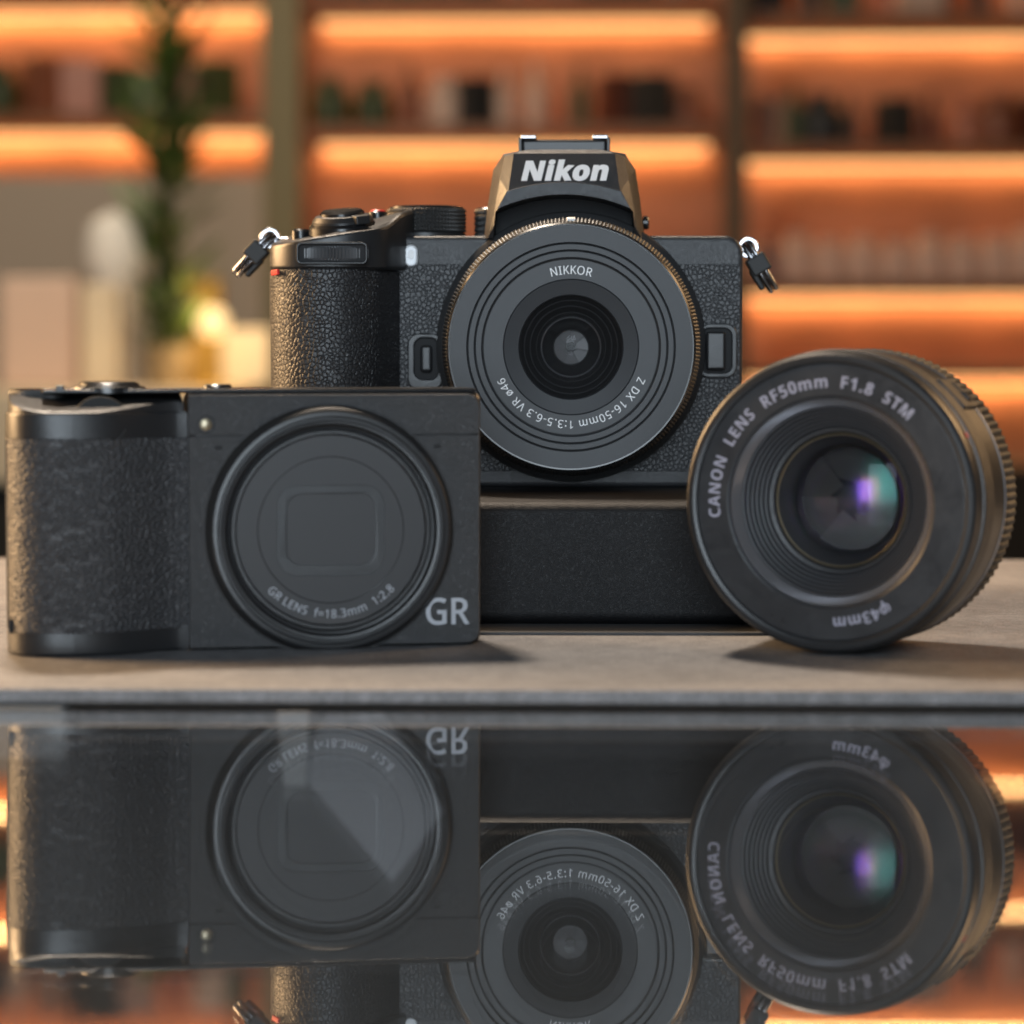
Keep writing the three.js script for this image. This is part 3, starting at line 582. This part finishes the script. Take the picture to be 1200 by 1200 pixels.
// ---------------------------------------------------------------- shop background, far behind and out of focus
const K = (d) => d / FPX;                               // millimetres per photograph pixel at depth d
const bx = (px, d) => (px - 669) * K(d), by = (py, d) => EYE[1] - (py - 405) * K(d), bz = (d) => EYE[2] - d;
{
  const d = 6000, wood = mat([1, 1, 1], 0.6, { map: TX.wood }), postM = mat([0.30, 0.25, 0.13], 0.6), postD = mat([0.13, 0.08, 0.04], 0.6), boardM = mat([0.30, 0.12, 0.05], 0.5), dark = mat([0.02, 0.014, 0.01], 0.7);
  const unit = thing('shelving_unit', 'orange lit wooden wall shelving far behind the cameras, out of focus', 'shelving', [0, by(900, d), bz(d)]);
  const y0 = by(900, d), L0 = (px) => bx(px, d), LY = (py) => by(py, d) - y0;
  const ledC = [1.0, 0.56, 0.22], LEDI = 20;
  const glow = mat([0.5, 0.4, 0.3], 0.6); glow.emissive = new THREE.Color().setRGB(...ledC); glow.emissiveIntensity = 2.2;
  part('back_panel', place(rbox(L0(1560) - L0(-380), LY(-330) - LY(900), 20, 2, 1), (L0(1560) + L0(-380)) / 2, (LY(-330) + LY(900)) / 2, -300), wood, unit);
  part('base_cabinet', place(rbox(L0(1560) - L0(-380), LY(545) - 0, 330, 4, 1), (L0(1560) + L0(-380)) / 2, LY(545) / 2, -100), dark, unit);
  for (const [a, b, m] of [[312, 356, postM], [845, 872, postD], [1400, 1440, postM], [-300, -260, postM]]) part('post', place(rbox(L0(b) - L0(a), LY(-330) - LY(560), 60, 4, 2), (L0(a) + L0(b)) / 2, (LY(-330) + LY(560)) / 2, 35), m, unit);
  const bays = [[-258, 310, [-150, 0, 148]], [358, 843, [-135, 12, 162, 310, 440]], [874, 1398, [-115, 33, 184, 345, 445]]];
  const goods = [];
  bays.forEach(([a, b, ys], bi) => ys.forEach((py, k) => {
    const w = L0(b) - L0(a) - 4, cx = (L0(a) + L0(b)) / 2, y = LY(py);
    part('shelf', place(rbox(w, 26, 270, 3, 1), cx, y + 15, -150), boardM, unit);
    part('led_strip', place(rbox(w - 20, 8, 16, 2, 1), cx, y - 4, -276), glow, unit);
    const l = new THREE.RectAreaLight(new THREE.Color().setRGB(...ledC), LEDI * (0.55 + 0.8 * hash2(bi, k, 5)), (w - 20) * MM, 26 * MM);
    l.name = 'led_light'; l.position.set(cx * MM, (y - 10) * MM, -272 * MM); l.rotation.x = -Math.PI / 2 - 0.1; unit.add(l);
    if (k < ys.length - 1 || 1) goods.push([a, b, py, bi, k]);
  }));
  part('wall_panel', place(rbox(L0(308) - L0(-258), LY(206) - LY(545), 30, 3, 1), (L0(308) + L0(-258)) / 2, (LY(206) + LY(545)) / 2, -20), mat([0.62, 0.52, 0.42], 0.7), unit);
  // goods on the shelves
  const R = rng(7), tints = [['terracotta', [0.55, 0.20, 0.12]], ['dark brown', [0.06, 0.03, 0.02]], ['dusty pink', [0.5, 0.28, 0.2]], ['black', [0.03, 0.03, 0.03]], ['dark grey', [0.05, 0.045, 0.04]], ['dark red', [0.12, 0.03, 0.015]], ['pale pink', [0.78, 0.55, 0.44]], ['russet', [0.30, 0.10, 0.05]], ['dull green', [0.06, 0.08, 0.03]]].map(([n, c]) => [n, mat(c, 0.4)]);
  const bayName = ['left of the olive post', 'between the two posts', 'right of the dark post'], rowName = ['top', 'top', 'upper', 'lower', 'bottom'];
  const kinds = {
    bottle: () => upright(turned([[0, 0], [34, 0], [36, 6], [36, 110], [30, 135], [13, 155], [12, 195], [15, 197], [15, 208], [0, 208]], 20)),
    jar: () => upright(turned([[0, 0], [40, 0], [48, 14], [50, 60], [40, 86], [30, 92], [32, 96], [32, 112], [0, 114]], 20)),
    box: () => place(rbox(86, 120, 80, 4, 2), 0, 60, 0),
  };
  const geo = Object.fromEntries(Object.entries(kinds).map(([k, f]) => [k, metres(f())]));
  for (const [a, b, py, bi, k] of goods) {
    if (py < 0 || (bi === 1 && py > 200) || py > 400) continue;
    const rowJar = bi === 2 && k >= 3;
    for (let px = a + 26; px < b - 20; px += rowJar ? 40 : 30 + R() * 24) {
      if (bi === 2 && px > 1240) break;
      if (bi === 0 && px < -30) continue;
      const kind = rowJar ? 'jar' : ['bottle', 'jar', 'box'][Math.floor(R() * 3)], [tone, m] = tints[rowJar ? 6 : Math.floor(R() * tints.length)];
      const o = part(kind, geo[kind], m);
      o.position.set(bx(px, d) * MM, (by(py, d) + 28.2) * MM, (bz(d) - (rowJar ? 195 : 60) - R() * (rowJar ? 20 : 80)) * MM); o.rotation.y = R() * 0.6;
      const s = (kind === 'bottle' ? 0.62 : 0.9) * (0.9 + R() * 0.3); o.scale.set(s, s, s);
      o.userData = { label: `blurred ${tone} ${kind} on the ${rowName[k]} lit shelf ${bayName[bi]}`, category: kind, group: `${tone} ${kind === 'box' ? 'boxe' : kind}s on the lit shelving` };
    }
  }
}
{
  // pale counter, plant and small things on the left, between the shelving and the slab
  const d = 4300, k = K(d), cream = mat([0.78, 0.66, 0.48], 0.7), whiteM = mat([0.85, 0.84, 0.80], 0.5), pink = mat([0.70, 0.52, 0.42], 0.6), ochre = mat([0.55, 0.33, 0.06], 0.6), dark = mat([0.02, 0.018, 0.014], 0.7), wine = mat([0.30, 0.22, 0.12], 0.6);
  const ctr = thing('side_counter', 'pale side counter with a beige top far behind on the left, out of focus', 'counter', [bx(110, d), by(950, d), bz(d)]);
  const H = by(455, d) - by(950, d);
  part('counter_body', place(rbox(520 * k, H - 140, 400, 6, 1), -90 * k, (H - 140) / 2, 0), dark, ctr); part('counter_top', place(rbox(540 * k, 140, 430, 5, 1), -90 * k, H - 70, 0), cream, ctr);
  const top = by(455, d);
  const item = (name, label, cat, px, w, h, dep, m, dz = 0) => { const o = part(name, place(rbox(w * k, h * k, dep * k, 6, 2), 0, h * k / 2, 0), m); o.position.set(bx(px, d) * MM, (top + 0.5) * MM, (bz(d) + dz) * MM); o.userData = { label, category: cat }; return o; };
  item('carton', 'wide pinkish beige carton on the side counter', 'carton', 40, 90, 130, 60, pink, -60);
  item('carton', 'cream carton beside the white globe on the side counter', 'carton', 122, 44, 120, 40, cream, 20);
  item('carton', 'wide cream carton right of the plant on the side counter', 'carton', 285, 60, 70, 50, cream, -60);
  item('tin', 'ochre tin next to the plant on the side counter', 'tin', 232, 38, 130, 36, ochre, -90);
  const v = part('globe_vase', upright(turned([[0, 0], [14 * k, 0], [16 * k, 8], [12 * k, 60 * k], [30 * k, 125 * k], [40 * k, 160 * k], [34 * k, 195 * k], [10 * k, 210 * k], [9 * k, 206 * k]], 28)), whiteM); v.position.set(bx(124, d) * MM, (top + 0.5) * MM, (bz(d) - 110) * MM); v.userData = { label: 'white round vase on a tall foot on the side counter', category: 'vase' };
  // plant: pot, stem, leaves
  const pl = thing('potted_plant', 'tall narrow green plant in a brown pot on the side counter', 'plant', [bx(203, d), top + 0.5, bz(d) + 60]);
  part('pot', upright(turned([[0, 0], [22 * k, 0], [28 * k, 60], [30 * k, 64], [26 * k, 66], [0, 58]], 28)), wine, pl);
  part('stem', loop([[0, 50, 0], [6, 180, 4], [-5, 340, -4], [4, 520, 0]], 6, false, 30), mat([0.08, 0.07, 0.02], 0.7), pl);
  const leafS = new THREE.Shape(); leafS.moveTo(0, 0); leafS.quadraticCurveTo(13, 34, 0, 90); leafS.quadraticCurveTo(-13, 34, 0, 0);
  const leafG = metres(fin(new THREE.ExtrudeGeometry(leafS, { depth: 0.8, bevelEnabled: false, curveSegments: 5 }), 0.4));
  const greens = [[0.035, 0.075, 0.012], [0.05, 0.10, 0.015], [0.09, 0.13, 0.02]].map((c) => mat(c, 0.5)), Q = rng(23);
  for (let i = 0; i < 240; i++) {
    const lf = part('leaf', leafG, greens[Math.floor(Q() * 3)], pl), y = 60 + Q() * 490, a = Q() * Math.PI * 2;
    lf.position.set((Math.cos(a) * 14 + (Q() - 0.5) * 40) * MM, y * MM, (Math.sin(a) * 14 + (Q() - 0.5) * 40) * MM); lf.rotation.set(0.3 + Q() * 0.8, a, (Q() - 0.5) * 1.2, 'YXZ'); const s = 0.7 + Q() * 0.5; lf.scale.set(s, s, s);
  }
  const bulbM = mat([1, 0.8, 0.5], 0.5); bulbM.emissive = new THREE.Color().setRGB(1.0, 0.66, 0.28); bulbM.emissiveIntensity = 1.3;
  const lamp = thing('table_lamp', 'small glowing yellow globe lamp on the side counter', 'lamp', [bx(260, d), top + 0.5, bz(d) + 110]);
  part('lamp_foot', upright(turned([[0, 0], [26, 0], [26, 6], [5, 10], [5, 80], [0, 80]], 28)), ochre, lamp);
  part('lamp_globe', place(fin(new THREE.SphereGeometry(24, 24, 16), 2), 0, 102, 0), bulbM, lamp);
  const pt = new THREE.PointLight(new THREE.Color().setRGB(1.0, 0.70, 0.36), 0.07); pt.name = 'lamp_light'; pt.position.set(0, 102 * MM, 0); pt.castShadow = true; lamp.add(pt);
}

renderer.render(scene, camera);
